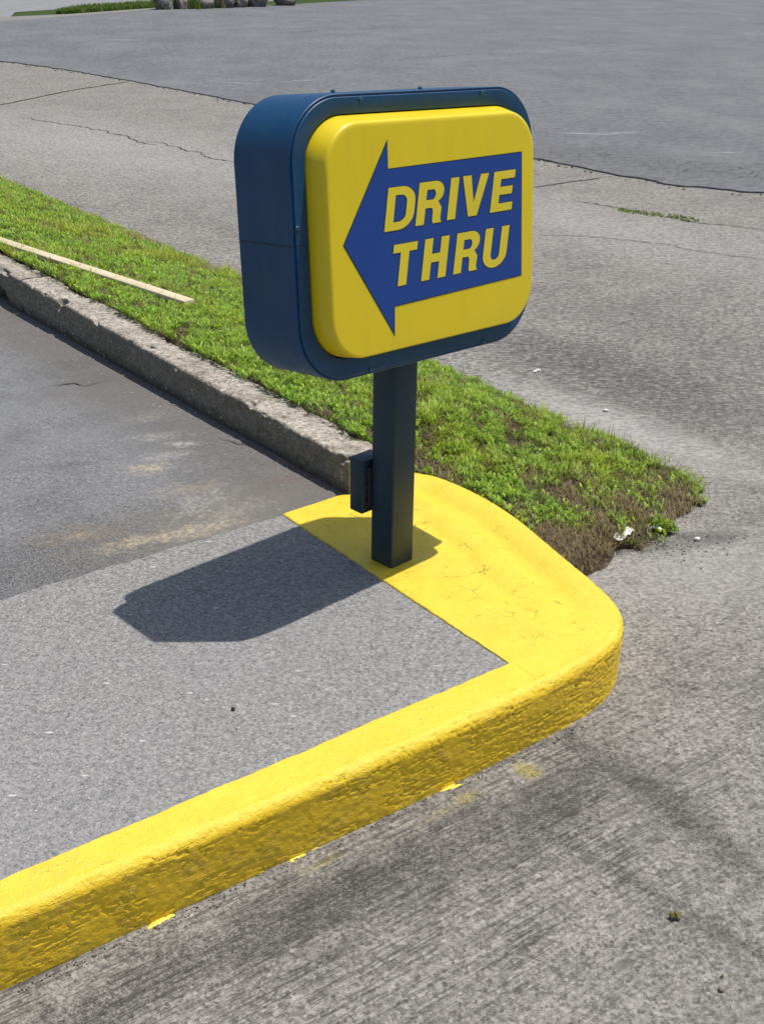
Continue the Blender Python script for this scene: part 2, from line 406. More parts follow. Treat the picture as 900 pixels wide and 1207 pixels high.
def m_panel():
    s = NT('yellow_moulded_acrylic')
    col = s.mix(s.ramp(s.noise(2.5, 3), .3, .7), (.76, .575, .006), (.82, .63, .008))
    col = s.mix(s.ramp(s.noise(50, 4, .7), .62, .75, 0, .06), col, (.5, .42, .08))
    rn = s.noise(1, 4, .65, vec=s.map((30, 30, 2.2)))
    col = s.mix(s.ramp(rn, .50, .72, 0, .14), col, (.46, .36, .03))
    col = s.mix(s.ramp(s.noise(2.0, 5, .7), .5, .72, 0, .16), col, (.60, .50, .06))
    m = s.fin(col, s.ramp(s.noise(5, 4), .3, .7, .3, .5), s.bump(s.noise(6, 2), .15, .003), .5)
    s.p.inputs['Coat Weight'].default_value = .15
    s.p.inputs['Coat Roughness'].default_value = .15
    return m

def m_wood():
    s = NT('pale_pine_board')
    gr = s.noise(1, 4, .6, vec=s.map((2.2, 60, 60)), dist=.8)
    col = s.mix(s.ramp(gr, .3, .7), (.52, .42, .27), (.70, .62, .46))
    col = s.mix(s.ramp(s.noise(5, 4), .5, .7, 0, .3), col, (.42, .34, .22))
    return s.fin(col, .75, s.bump(gr, .3, .001), .2)

def m_rock():
    s = NT('rough_grey_rock')
    col = s.mix(s.ramp(s.noise(3, 6, .65), .35, .65), (.06, .06, .065), (.30, .28, .25))
    col = s.mix(s.ramp(s.noise(12, 4, .7), .5, .65, 0, .5), col, (.40, .37, .33))
    return s.fin(col, .95, s.bump(s.noise(9, 5, .7), .9, .05), .1)

def m_terrain():
    s = NT('turf_terrain')
    col = s.mix(s.ramp(s.noise(.15, 5), .3, .7), (.045, .075, .02), (.09, .12, .035))
    col = s.mix(s.ramp(s.noise(8, 5, .7), .4, .65, 0, .5), col, (.03, .05, .015))
    return s.fin(col, .95, s.bump(s.noise(15, 4, .7), 1, .03), .1)

M = dict(slab=m_slab(), drive=m_drive(), lot=m_lot(), lane=m_lane(), yellow=m_yellow(), old=m_oldcurb(), soil=m_soil(),
         grass=m_blade('grass_blade'), weed=m_blade('weed_leaf'), dry=m_blade('dry_stalk'), navy=m_navy(), post=m_post(), panel=m_panel(), wood=m_wood(), rock=m_rock(),
         terrain=m_terrain(),
         blue=m_plain('blue_vinyl', (.002, .050, .27), .5, .06, 8, .0003),
         letter=m_plain('yellow_vinyl', (.78, .62, .03), .4, .05, 8, .0003),
         ink=m_plain('dark_ink_outline', (.008, .022, .05), .5, .1, 20, .0002),
         screw=m_plain('painted_screw', (.03, .09, .15), .35, .3, 90, .0005, .6, .4),
         bolt=m_plain('rusty_screw', (.10, .07, .05), .6, .4, 90, .001, .4, .3),
         black=m_plain('shadow_gap_black', (.01, .012, .015), .7, .2, 40),  # flat black painted in for the shade behind the post
         paper=m_plain('crumpled_white_paper', (.80, .79, .77), .8, .06, 40, .001, .2),
         crack=m_plain('dirt_filled_crack', (.075, .07, .064), .95, .5, 50, .003, .1),
         mosscrack=m_plain('mossy_joint', (.055, .06, .03), .95, .5, 40, .003, .1),
         road=m_plain('grey_road_surface', (.235, .235, .235), .9, .15, 3, .004, .2),
         verge=m_plain('pale_verge_concrete', (.22, .21, .19), .9, .15, 6, .003, .2),
         pebble=m_plain('tan_pebble', (.30, .26, .20), .85, .3, 80, .002, .2),
         leaf=m_plain('curled_olive_leaf', (.16, .14, .05), .7, .4, 120, .001, .3),
         paint=m_plain('dried_yellow_paint', (.80, .62, .07), .45, .1, 50, .001),
         clod=m_plain('dark_clod', (.05, .04, .03), .95, .4, 90, .003, .1),
         chip=m_plain('white_chip', (.70, .69, .66), .8, .1, 60, .001, .2))

# ------------------------------------------------------------------ ground sheets
def st(o): return tag(o, kind='structure')
st(sheet('ground', [(-260, -120), (260, -120), (260, 500), (-260, 500)], -.08, M['terrain']))
def sst(x): x = max(0.0, min(1.0, x)); return x * x * (3 - 2 * x)
def drop(x, y):
    """the driveway falls a little towards the low end of the kerb"""
    return .006 * sst(-((x - .297) * U.x + (y - 2.263) * U.y - .15) / 1.25)
def driveway():
    xs = [-14, -10, -7, -5, -3.5, -2.5, -1.8] + [-1.4 + .1 * k for k in range(31)] + [2, 3, 5, 8, 11, 14]
    ys = [-8, -5, -3, -1, 0, .5] + [.9 + .1 * k for k in range(31)] + [4.5, 5.5, 7, 9, 12, 16, 20, 25]
    vs = [(x, y, .004 - drop(x, y)) for x in xs for y in ys]
    o = mesh('driveway', vs, grid_faces(len(xs), len(ys), True), M['drive'], sm=True)
    if o.data.polygons[0].normal.z < 0: o.data.flip_normals()
    st(o)
driveway()

def ragged(pts, amp, step=.05, sc=6, seed=3.1):
    out = []
    for a, b in zip(pts, pts[1:]):
        a, b = Vector(a), Vector(b); n = max(1, int((b - a).length / step))
        d = (b - a).normalized(); nrm = Vector((-d.y, d.x))
        for k in range(n):
            p = a.lerp(b, k / n); q = p + nrm * amp * fbm((p.x, p.y, 0), sc, 4, seed) * 2
            out.append((q.x, q.y))
    out.append(tuple(pts[-1])); return out
lot_edge = ragged([(-9.9, 23.4), (-5.48, 18.44), (-4.2, 17.15), (-3.02, 15.71), (-1.66, 13.94), (1.27, 10.06), (1.665, 9.52), (2.10, 8.96), (2.56, 8.66), (3.1, 8.62), (5.5, 8.8), (14, 9.5)], .05, .05, 4)
far_edge = [(60, 138), (20, 66), (2, 42.5), (-3.2, 34.9), (-5.6, 32.5), (-8.13, 27.6)]
lot_poly = lot_edge + [(60, 12)] + far_edge
lot = sheet('parking_lot', lot_poly, .016, M['lot'])
# thickness of the asphalt lip
n0 = len(lot.data.vertices)
bm = bmesh.new(); bm.from_mesh(lot.data)
bm.verts.ensure_lookup_table()
vs = [bm.verts[i] for i in range(len(lot_edge))]
lo = [bm.verts.new((v.co.x, v.co.y, .002)) for v in vs]
for i in range(len(vs) - 1): bm.faces.new((vs[i], vs[i + 1], lo[i + 1], lo[i]))
bm.normal_update(); bm.to_mesh(lot.data); bm.free()
st(lot)
# far side: verge, grass strip, road
W_ = Vector((.44, .9)).normalized(); N_ = Vector((-W_.y, W_.x))
B_ = Vector((-8.13, 27.6))
def fp(a, b): q = B_ + W_ * a + N_ * b; return (q.x, q.y)
st(sheet('verge', [fp(-8, 0), fp(-8, 1.2), fp(1.5, 1.0), fp(3, .55), fp(60, .55), fp(60, 0)], .012, M['verge']))
st(sheet('field', [(-150, 24.6), (-14, 24.6), (-9.9, 23.6), (60, 23.6), (150, 24.6), (150, 300), (-150, 300)], .001, M['terrain']))
st(sheet('road', [fp(-40, 1.2), fp(-8, 1.2), fp(1.5, 1.0), fp(3, 2.2), fp(80, 2.2), fp(80, 7.2), fp(-40, 7.2)], .008, M['road']))

# slab and lane
def along(p, d, k): return (p[0] + d[0] * k, p[1] + d[1] * k)
dI = (.803, .596)
I0, IC, I2, I3 = (-2.24, .38), (.297, 2.263), (-.262, 3.023), (-.913, 2.537)
IL = along(IC, dI, -8); I4 = along(I3, dI, -7.2)
in_ = (.004 * -dI[1], .004 * dI[0])
slab_pts = [(IL[0], IL[1]), (IC[0] + .004, IC[1] - .004), (I2[0] + .004, I2[1] - .002)] + ragged([(-.262, 3.023), (-.913, 2.537), along((-.913, 2.537), dI, -1.0)], .006, .02, 14)[1:] + [I4]
slab = sheet('concrete_slab', slab_pts, .150, M['slab'])
bm = bmesh.new(); bm.from_mesh(slab.data); bm.verts.ensure_lookup_table()
vs = [bm.verts[i] for i in range(2, len(slab_pts))]
lo = [bm.verts.new((v.co.x, v.co.y, .10)) for v in vs]
for i in range(len(vs) - 1): bm.faces.new((vs[i], lo[i], lo[i + 1], vs[i + 1]))
bm.normal_update(); bm.to_mesh(slab.data); bm.free()
st(slab)
cd = Vector((-1.4, 1.803, 0)).normalized()
CF = Vector((-.083, 3.168, 0))
far_c = CF + cd * 9
st(sheet('drive_thru_lane', [(-.255, 3.018), (CF.x + .01, CF.y - .0), (CF.x + .06, CF.y + .06), (far_c.x + .06, far_c.y + .06), (far_c.x - 12, far_c.y - 6), along(I4, dI, -1), (I4[0] + .05, I4[1] - .05)], .143, M['lane']))

# ------------------------------------------------------------------ painted kerb
def yellow_curb():
    outer_f = catmull([(-.627, 1.470, 0), (-.3, 1.697, 0), (.015, 1.916, 0), (.19, 2.042, 0), (.35, 2.165, 0), (.478, 2.275, 0), (.552, 2.362, 0), (.588, 2.46, 0), (.586, 2.55, 0),
                       (.555, 2.64, 0), (.475, 2.836, 0), (.385, 3.04, 0), (.29, 3.19, 0), (.20, 3.29, 0), (.118, 3.335, 0)], 1150)
    # split at the point that faces the inner corner
    ic = min(range(len(outer_f)), key=lambda i: (outer_f[i] - Vector((.362, 2.175, 0))).length)
    st_o = []
    nl = 30
    L_out = Vector((-5.99, -2.52, 0)) ; L_in = Vector((IL[0], IL[1], 0))
    s_in0 = Vector((-.690, 1.531, 0))
    for k in range(nl):
        f = (k / nl) ** .6
        st_o.append((L_out.lerp(outer_f[0], f), L_in.lerp(s_in0, f)))
    for i, o in enumerate(outer_f):
        if i <= ic: inn = s_in0.lerp(Vector((IC[0], IC[1], 0)), i / ic)
        else: inn = Vector((IC[0], IC[1], 0)).lerp(Vector((I2[0], I2[1], 0)), (i - ic) / (len(outer_f) - 1 - ic))
        st_o.append((o, inn))
    top = .1535
    prof = []                                  # (fraction or metres inward, z)
    for k in range(4): prof.append((0, -.06 + .04 * k / 4))
    for k in range(56): prof.append((0, -.02 + (top - .026 + .02) * k / 56))
    for k in range(12):
        a = k / 11 * math.pi / 2
        prof.append((.026 * (1 - math.cos(a)), top - .026 + .026 * math.sin(a)))
    NT_ = 52
    verts = []
    for i, (o, inn) in enumerate(st_o):
        w = (inn - o); L = w.length; w.normalize()
        L += .0045 * fbm(inn, 28, 4, 61) + .004 * fbm(inn, 5, 2, 66)
        behind = max(0, (i - nl - ic - 150) / (len(outer_f) - ic)) if i > nl + ic else 0
        for (d, z) in prof: verts.append([o + w * d, z, d, L, behind, i])
        for k in range(1, NT_ + 1):
            d = .026 + (L - .026) * k / NT_
            verts.append([o + w * d, top, d, L, behind, i])
    nv = len(prof) + NT_
    out = []
    for j, (p, z, d, L, beh, i) in enumerate(verts):
        q = Vector((p.x, p.y, z))
        o, inn = st_o[i]
        w = (inn - o).normalized()
        wall = d < .026
        if z < top - .026:
            fr_ = 1 - sst((i - nl - ic + 475) / 650)
            q += w * (.002 + .004 * fr_) * (1 - max(0, z) / (top - .026))
        e = min(1, (L - d) / .03)              # keep the inner paint edge level
        if wall:
            a = .0035 * fbm(q, 6, 3, 2) + .0014 * fbm(q, 60, 3, 8)
            # thick brushed coat: broken raised ridges running along the face, rougher towards the corner
            lu = q.x * U.x + q.y * U.y + .35 * q.z
            mk = noise.noise(Vector((lu * 9, q.z * 16, 3.3))) + .12 * noise.noise(Vector((lu * 40, q.z * 60, 1.7)))
            cr_ = sst((lu - 1.15) / .55)
            if mk > -.02 - .5 * cr_:
                rn = abs(noise.noise(Vector((lu * 26 + .8 * noise.noise(Vector((lu * 60, q.z * 90, 0))), q.z * 95, 7.7))))
                a -= .0030 * max(0, 1 - rn / .13) * min(1, (mk + .02 + .5 * cr_) * 6)
                a -= .0016 * cr_ * max(0, noise.noise(Vector((q.x * 130, q.y * 130, q.z * 130))))
            q -= w * a * (1 if z > 0.0 else .3)
        elif True:
            q.z += e * (.0016 * fbm(q, 30, 4, 5) + .0030 * fbm(q, 5, 3, 1))
        # shallow hollow running along the back of the pad
        if beh > 0 and d > .0:
            b = min(1, beh * 5) * min(1, (1 - beh) * 6 if beh < 1 else 0)
            q.z -= b * .007 * math.exp(-((d - .115) / .035) ** 2) * e * 1.9
            q.z += b * .003 * math.exp(-((d - .04) / .03) ** 2)
            q.z -= b * .008 * math.exp(-((d - .25) / .03) ** 2) * e
        # joint line across the kerb at the inner corner
        jd = abs((q.xy - Vector((IC[0], IC[1]))).dot(Vector((.78, .62))) - .004)
        if not wall and jd < .004 and i < nl + ic + 150 and i > nl + ic - 150: q.z -= .0022 * (1 - jd / .004) * e
        if k and j % nv == nv - 1: q.z = top - .0006
        out.append(q)
    F = grid_faces(len(st_o), nv, True)
    # skirt at the inner edge and the end
    base = len(out)
    idx = [i * nv + nv - 1 for i in range(len(st_o))]
    for a in idx: out.append(Vector((out[a].x, out[a].y, .146)))
    for i in range(len(idx) - 1): F.append((idx[i], base + i, base + i + 1, idx[i + 1]))
    b2 = len(out)
    last = (len(st_o) - 1) * nv
    for k in range(nv): out.append(Vector((out[last + k].x, out[last + k].y, -.06)))
    for k in range(nv - 1): F.append((last + k, last + k + 1, b2 + k + 1, b2 + k))
    o = mesh('painted_curb', out, F, M['yellow'], sm=True)
    bm = bmesh.new(); bm.from_mesh(o.data); bmesh.ops.recalc_face_normals(bm, faces=bm.faces); bm.to_mesh(o.data); bm.free()
    if o.data.polygons[5].normal.dot(Vector((.6, -.8, 0))) < 0: o.data.flip_normals()
    tag(o, 'glossy bright yellow painted curb with rounded corner, under the drive thru sign', 'curb')
yellow_curb()

# ------------------------------------------------------------------ old concrete kerb (two lengths)
def old_curb(s0, s1, n, label, hole=None):
    """front face runs from CF along cd; s in metres"""
    back = Vector((cd.y, -cd.x, 0))            # towards the grass
    verts = []; prof = []
    for k in range(14): prof.append((0.0, k / 13 * .90))
    for k in range(1, 9): a = k / 8 * math.pi / 2; prof.append((.012 * (1 - math.cos(a)), .90 + .10 * math.sin(a)))
    for k in range(1, 22): prof.append((.012 + .108 * k / 21, 1.0))
    for k in range(1, 7): a = k / 6 * math.pi / 2; prof.append((.120 + .022 * math.sin(a), .86 + .14 * math.cos(a)))
    for k in range(1, 5): prof.append((.142, .86 * (1 - k / 4)))
    for i in range(n + 1):
        s = s0 + (s1 - s0) * i / n
        zt = .256 + min(s, 9) * .0145
        p0 = CF + cd * s
        for (d, f) in prof:
            z = .12 + (zt - .12) * f
            q = p0 + back * (d + .004) + Vector((0, 0, z))
            q0 = q.copy()
            wear = .012 * fbm(q0, 7, 4, 3) + .006 * fbm(q0, 38, 4, 9)
            corner = max(0, 1 - abs(d - .008) / .03) * max(0, (f - .6) / .4)
            bcorner = max(0, 1 - abs(d - .135) / .03) * max(0, (f - .6) / .4)
            q.z += wear * .35 * (f ** 2)
            chip = max(0, fbm(q0, 11, 4, 21) - .12) * .14
            q.z -= corner * chip; q += back * corner * chip * .7
            bch = max(0, fbm(q0, 5, 3, 31) + .02) * .10
            q.z -= bcorner * bch; q -= back * bcorner * bch * 1.0
            q += back * (wear * .45 if d < .05 else -wear * .5 * (d > .12))
            if d < .03 and hole:              # drainage notch cut in the foot
                hs, hw = hole
                t = abs(s - hs) / hw
                if t < 1 and z < .12 + .075 * math.sqrt(1 - t * t) + .012: q += back * .07
            if (i == 0 or i == n): q += cd * (0)
            verts.append(q)
    nv = len(prof)
    F = grid_faces(n + 1, nv, True)
    for e, i in ((0, 0), (1, n)):
        c = len(verts); ring = [i * nv + k for k in range(nv)]
        F.append(tuple(ring if e == 0 else ring[::-1]))
    o = mesh('concrete_curb', verts, F, M['old'], sm=True)
    bm = bmesh.new(); bm.from_mesh(o.data); bmesh.ops.recalc_face_normals(bm, faces=bm.faces); bm.to_mesh(o.data); bm.free()
    for p in o.data.polygons:
        if len(p.vertices) > 4: p.use_smooth = False
    return tag(o, label, 'curb', 'weathered concrete curbs beside the lane')
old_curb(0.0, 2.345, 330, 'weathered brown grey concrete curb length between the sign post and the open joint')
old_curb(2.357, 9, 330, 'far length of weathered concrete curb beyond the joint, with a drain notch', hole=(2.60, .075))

# ------------------------------------------------------------------ grass island
NP = [(-4.349, 8.845, 0.371), (-1.865, 5.646, 0.312), (-1.252, 4.856, 0.298), (-0.669, 4.106, 0.284), (-0.301, 3.632, 0.275), (-0.056, 3.316, 0.269), (.09, 3.35, .150), (.288, 3.190, .142), (.39, 3.05, .128), (.475, 2.84, .085), (.56, 2.92, .02), (.70, 3.03, .010), (.82, 3.13, .006)]
FP = [(-3.3, 9.75, 0), (-.80, 6.30, 0), (-.30, 5.60, 0), (.17, 4.87, 0), (.40, 4.58, 0), (.60, 4.28, 0), (.76, 4.06, 0), (.86, 3.95, 0), (.93, 3.87, 0), (.99, 3.78, 0), (1.04, 3.70, 0), (1.06, 3.60, 0), (1.02, 3.46, 0)]
def isl(t, s):
    """t 0..len-1 along, s 0..1 across"""
    i = min(int(t), len(NP) - 2); f = t - i
    a = Vector(NP[i]).lerp(Vector(NP[i + 1]), f); b = Vector(FP[i]).lerp(Vector(FP[i + 1]), f)
    p = a.lerp(b, s)
    prof = (1 - s) ** .9 if s < 1 else 0
    p.z = a.z * (prof * .80 + .20 * (1 - s ** 3))
    te = max(0.0, t - 9.2) / (len(NP) - 10.2)                # the low ragged tip
    if te > 0:
        p += Vector((fbm(p, 9, 3, 41), fbm(p, 9, 3, 57), 0)) * .13 * te
        p.z += .022 * math.sin(math.pi * min(1, s)) * (1 - te ** 4)
    return p
def soil():
    nt, ns = 420, 46
    verts = []
    for i in range(nt):
        t = i / (nt - 1) * (len(NP) - 1)
        for j in range(ns):
            s = -0.01 + j / (ns - 1) * 1.03
            p = isl(t, max(0, min(1, s)))
            e = min(1, min(s + .02, 1.04 - s) * 6)
            b = fbm(p, 12, 4, 4) * .022 + fbm(p, 60, 3, 6) * .008
            # ragged outer edge: the thin rim sinks under the concrete here and there
            p.z += b * max(.35, e) - .004 + (.006 if s < .96 else -.02) - .016 * max(0, (t - 11) / 1.0) ** 2
            if t > 9.6 and s < .12: p.z -= .014 * (1 - s / .12)
            if j == 0: p.z -= .05
            if s < .05 and t < 5.3: p += Vector((.79, .613, 0)) * (.018 + .05 * fbm(p, 8, 4, 77))
            if s > .9:
                d = (Vector(FP[min(int(t), 11)]) - Vector(NP[min(int(t), 11)])).normalized()
                p += Vector((d.x, d.y, 0)) * fbm(p, 5, 4, 12) * .16
            verts.append(p)
    o = mesh('soil_bank', verts, grid_faces(nt, ns), M['soil'], sm=True)
    if o.data.polygons[500].normal.z < 0: o.data.flip_normals()
    st(o)
soil()

def seg_areas():
    A = []
    for i in range(len(NP) - 1):
        a, b, c, d = [Vector((*x[:2], 0)) for x in (NP[i], NP[i + 1], FP[i + 1], FP[i])]
        A.append(((b - a).cross(c - a).length + (c - a).cross(d - a).length) / 2)
    return A
AR = seg_areas(); AC = np.cumsum(AR) / sum(AR)

def bare(p):
    """0 = lush, 1 = bare/dry"""
    v = 0
    for x, y, r, k in ((.58, 2.98, .11, 1.1), (.48, 2.93, .08, 1.0), (.70, 3.10, .09, .9), (.92, 3.28, .07, .7), (.60, 3.28, .05, .6), (.66, 3.40, .07, .65), (.80, 3.30, .07, .7), (.72, 3.28, .06, .7), (.93, 3.40, .07, .75), (.84, 3.50, .06, .5), (.98, 3.52, .05, .6), (.12, 3.40, .06, .8), (.22, 3.34, .04, .6), (.40, 3.12, .05, .6), (.10, 4.85, .10, .7), (-1.28, 6.85, .16, .9), (1.02, 3.35, .12, .6)):
        d = math.hypot(p.x - x, p.y - y) / r
        v += k * math.exp(-d * d)
    v += max(0, (fbm(p, 7, 3, 33) - .12)) * 2.2
    return min(1.3, v)

def tufts(n, kind):
    co, qd, ti = [], [], []
    made = 0
    while made < n:
        r = random.random(); i = int(np.searchsorted(AC, r)); i = min(i, len(AR) - 1)
        s = random.random(); s = s if kind != 'dry' else s ** .8
        t = i + random.random()
        far = i < 1
        if far and random.random() < .45: continue
        p = isl(t, s)
        edge = .06 * (1 + fbm(p, 5, 3, 12) * 3)
        if s > .96 - max(0, -fbm(p, 5, 3, 12)) * .25 and random.random() < .8: continue
        b = bare(p)
        clump = fbm(p, 16, 3, 50); patch = fbm(p, 3.2, 3, 70); tone = fbm(p, 1.9, 3, 90)
        if kind != 'dry' and s > .80 and t < 10 and fbm(p, 6, 4, 12) * 1.6 + (s - .80) * 1.1 > .16 and random.random() < .9: continue
        if kind == 'grass':
            if random.random() < b * 1.05: continue
            if clump < -.18 and random.random() < .7: continue
            # a thin brown rim along the concrete
            if s < .03 and t > 5.5 and random.random() < .6: continue
            L = random.uniform(.020, .042) * (1 + clump * 1.2) * (1 - .35 * min(1, b)); w = random.uniform(.0030, .0055)
            lean = random.uniform(.5, 1.5)
            g = random.random()
            if random.random() < .02: L *= random.uniform(1.5, 2.1); lean = random.uniform(.3, .9)
            L *= 1 + tone * .9
            if patch > .0: base = (.37, .50, .075)
            else: base = (.27, .40, .062)
            k = random.uniform(.5, 1.25) * (1 + clump * 1.3)
            c = [base[0] * k * random.uniform(.8, 1.25), base[1] * k, base[2] * k * random.uniform(.6, 1.6)]
            c[0] *= 1 + tone * 1.2; c[1] *= 1 + tone * .35
            if g < .12 + .35 * min(1, b): c = [.30 * k, .27 * k, .11 * k]
        elif kind == 'weed':
            if random.random() < b * 1.1: continue
            if clump < -.05: continue
            L = random.uniform(.010, .020); w = random.uniform(.006, .010); lean = random.uniform(.9, 1.45)
            k = random.uniform(.7, 1.35)
            c = [.39 * k * random.uniform(.8, 1.2), .54 * k, .085 * k]
        else:
            if random.random() > .10 + b: continue
            L = random.uniform(.015, .05); w = random.uniform(.0012, .0026); lean = random.uniform(1.2, 1.62)
            k = random.uniform(.3, 1.7); c = [.34 * k, .27 * k, .16 * k]
        az = random.uniform(0, 2 * math.pi)
        d = Vector((math.cos(az), math.sin(az), 0)); sd = Vector((-d.y, d.x, 0))
        tw = random.uniform(-.6, .6); sd = (sd + d * tw).normalized()
        nseg = 3 if kind == 'grass' else 2
        z0 = p.z + fbm(p, 12, 4, 4) * .02 - .002
        if kind == 'weed': z0 += random.uniform(.004, .022)
        if kind == 'dry': z0 += random.uniform(.003, .012)
        q = Vector((p.x + random.uniform(-.004, .004), p.y + random.uniform(-.004, .004), z0))
        bi = len(co); ang = lean * .35
        for k2 in range(nseg + 1):
            f = k2 / nseg
            if kind == 'weed': ww = w * (.35, 1.0, .25)[k2]
            else: ww = w * (1 - f ** 2 * .9)
            co.append(q - sd * ww * .5); co.append(q + sd * ww * .5)
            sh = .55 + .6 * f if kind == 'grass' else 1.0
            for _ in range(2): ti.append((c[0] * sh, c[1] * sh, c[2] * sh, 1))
            ang = lean * (.35 + .9 * f)
            step = L / nseg
            q = q + d * math.sin(min(ang, 1.75)) * step + Vector((0, 0, math.cos(min(ang, 1.75)) * step))
        for k2 in range(nseg): qd.append((bi + 2 * k2, bi + 2 * k2 + 1, bi + 2 * k2 + 3, bi + 2 * k2 + 2))
        made += 1
    return np.array([tuple(v) for v in co]), np.array(qd), np.array(ti)
g = fast_mesh('grass', *tufts(115000, 'grass')[:2], M['grass'], None) if False else None
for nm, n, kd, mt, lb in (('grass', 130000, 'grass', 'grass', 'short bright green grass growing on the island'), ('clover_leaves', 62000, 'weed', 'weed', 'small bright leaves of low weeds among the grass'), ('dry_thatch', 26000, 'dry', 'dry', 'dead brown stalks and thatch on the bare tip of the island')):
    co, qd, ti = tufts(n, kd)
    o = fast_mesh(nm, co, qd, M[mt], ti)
    tag(o, lb, {'grass': 'grass', 'weed': 'weeds', 'dry': 'dead grass'}[kd], kind='stuff')

# far grass strip
def strip_grass(name, n, samp, hgt, label):
    co, qd, ti = [], [], []
    for _ in range(n):
        x, y = samp()
        az = random.uniform(0, 6.28); d = Vector((math.cos(az), math.sin(az), 0)); s = Vector((-d.y, d.x, 0))
        L = hgt * random.uniform(.5, 1.3); w = .02; q = Vector((x, y, .0)); b = len(co); k = random.uniform(.6, 1.3)
        c = (.12 * k, .20 * k, .04 * k) if random.random() > .2 else (.22 * k, .2 * k, .1 * k)
        for f in (0, .5, 1):
            ww = w * (1 - f * .8); co += [q - s * ww, q + s * ww]; ti += [(*c, 1)] * 2
            q = q + d * L * .3 * (f + .4) + Vector((0, 0, L * .5))
        qd += [(b, b + 1, b + 3, b + 2), (b + 2, b + 3, b + 5, b + 4)]
    return tag(fast_mesh(name, np.array([tuple(v) for v in co]), np.array(qd), M['grass'], np.array(ti)), label, 'grass', kind='stuff')
def s1():
    a = random.uniform(3.0, 22); return fp(a, random.uniform(.75, .75 + min(1.35, (a - 2.6) * .5)))
strip_grass('verge_grass', 16000, s1, .10, 'narrow strip of mown grass between the lot and the far road')
strip_grass('roadside_grass', 9000, lambda: fp(random.uniform(-3, 16), random.uniform(7.3, 9.0)), .12, 'grass on the far side of the road at the top left')

# ------------------------------------------------------------------ cracks and joints in the concrete
def crack(name, pts, w, z, mat, amp=.02, sc=5, seed=1.0, step=.02):
    P = ragged(pts, amp, step, sc, seed); co, F = [], []
    for i, p in enumerate(P):
        a = Vector(P[max(0, i - 1)]); b = Vector(P[min(len(P) - 1, i + 1)]); d = (b - a).normalized(); n = Vector((-d.y, d.x))
        e = min(1, min(i, len(P) - 1 - i) / 6)
        ww = w * (.35 + .9 * abs(fbm((p[0], p[1], 0), 22, 3, seed + 9)) * 2) * max(.08, e)
        co += [(p[0] - n.x * ww / 2, p[1] - n.y * ww / 2, z), (p[0] + n.x * ww / 2, p[1] + n.y * ww / 2, z)]
        if i: F.append((2 * i - 2, 2 * i, 2 * i + 1, 2 * i - 1))
    o = mesh(name, co, F, mat)
    if o.data.polygons[0].normal.z < 0: o.data.flip_normals()
    return st(o)
crack('apron_joint', [(-4.15, 12.9), (-3.63, 14.7), (-3.1, 15.8)], .045, .008, M['mosscrack'], .02)
crack('apron_crack', [(-3.5, 12.35), (-2.74, 11.64), (-2.25, 11.12), (-1.95, 10.62)], .020, .008, M['crack'], .10, 2.5)
crack('apron_crack', [(-2.1, 10.9), (-1.2, 9.9), (-.6, 8.9)], .018, .008, M['crack'], .12, 2.5, 5)
crack('apron_joint', [(1.05, 8.77), (1.40, 9.03), (1.70, 9.24)], .03, .008, M['crack'], .012)
crack('apron_crack', [(1.3, 8.35), (1.65, 8.0), (2.1, 7.6), (2.7, 7.3)], .016, .008, M['crack'], .06, 3, 7)
crack('apron_crack', [(.9, 7.3), (1.5, 7.1), (2.2, 6.6)], .010, .008, M['crack'], .06, 3, 8)
crack('driveway_crack', [(.660, 2.45), (.70, 2.405), (.74, 2.38), (.84, 2.33)], .0022, .007, M['crack'], .01, 9, 4, .006)
crack('lane_crack', [(-.98, 4.16), (-1.06, 4.10), (-1.10, 4.13), (-1.2, 4.10)], .006, .146, M['crack'], .012, 9, 3, .01)
crack('lane_crack', [(-.52, 3.62), (-.45, 3.56), (-.38, 3.55)], .007, .146, M['crack'], .012, 9, 5, .01)
crack('lot_crack', [(.0, 18.8), (1.5, 20.0), (3.4, 20.4), (5, 21.6)], .02, .020, M['crack'], .15, 1, 3, .1)
crack('lot_crack', [(-3, 24), (0, 26), (3.6, 27.0)], .02, .020, M['crack'], .3, .8, 3, .2)

# weeds in the apron joint
def joint_weeds():
    co, qd, ti = [], [], []
    for _ in range(260):
        f = random.random() ** 1.3; x = 1.60 + f * .42 + random.gauss(0, .035); y = 8.04 - f * .33 + random.gauss(0, .035)
        az = random.uniform(0, 6.28); d = Vector((math.cos(az), math.sin(az), 0)); s = Vector((-d.y, d.x, 0)); q = Vector((x, y, .002)); b = len(co)
        L = random.uniform(.006, .022); k = random.uniform(.7, 1.5)
        for g_ in (0, 1, 2):
            co += [q - s * .003 * (3 - g_), q + s * .003 * (3 - g_)]; ti += [(.16 * k, .20 * k, .06 * k, 1)] * 2
            q = q + d * L * .4 + Vector((0, 0, L * .4))
        qd += [(b, b + 1, b + 3, b + 2), (b + 2, b + 3, b + 5, b + 4)]
    tag(fast_mesh('joint_weeds', np.array([tuple(v) for v in co]), np.array(qd), M['weed'], np.array(ti)), 'thin patch of green weeds in a crack of the far concrete apron', 'weeds', kind='stuff')
joint_weeds()

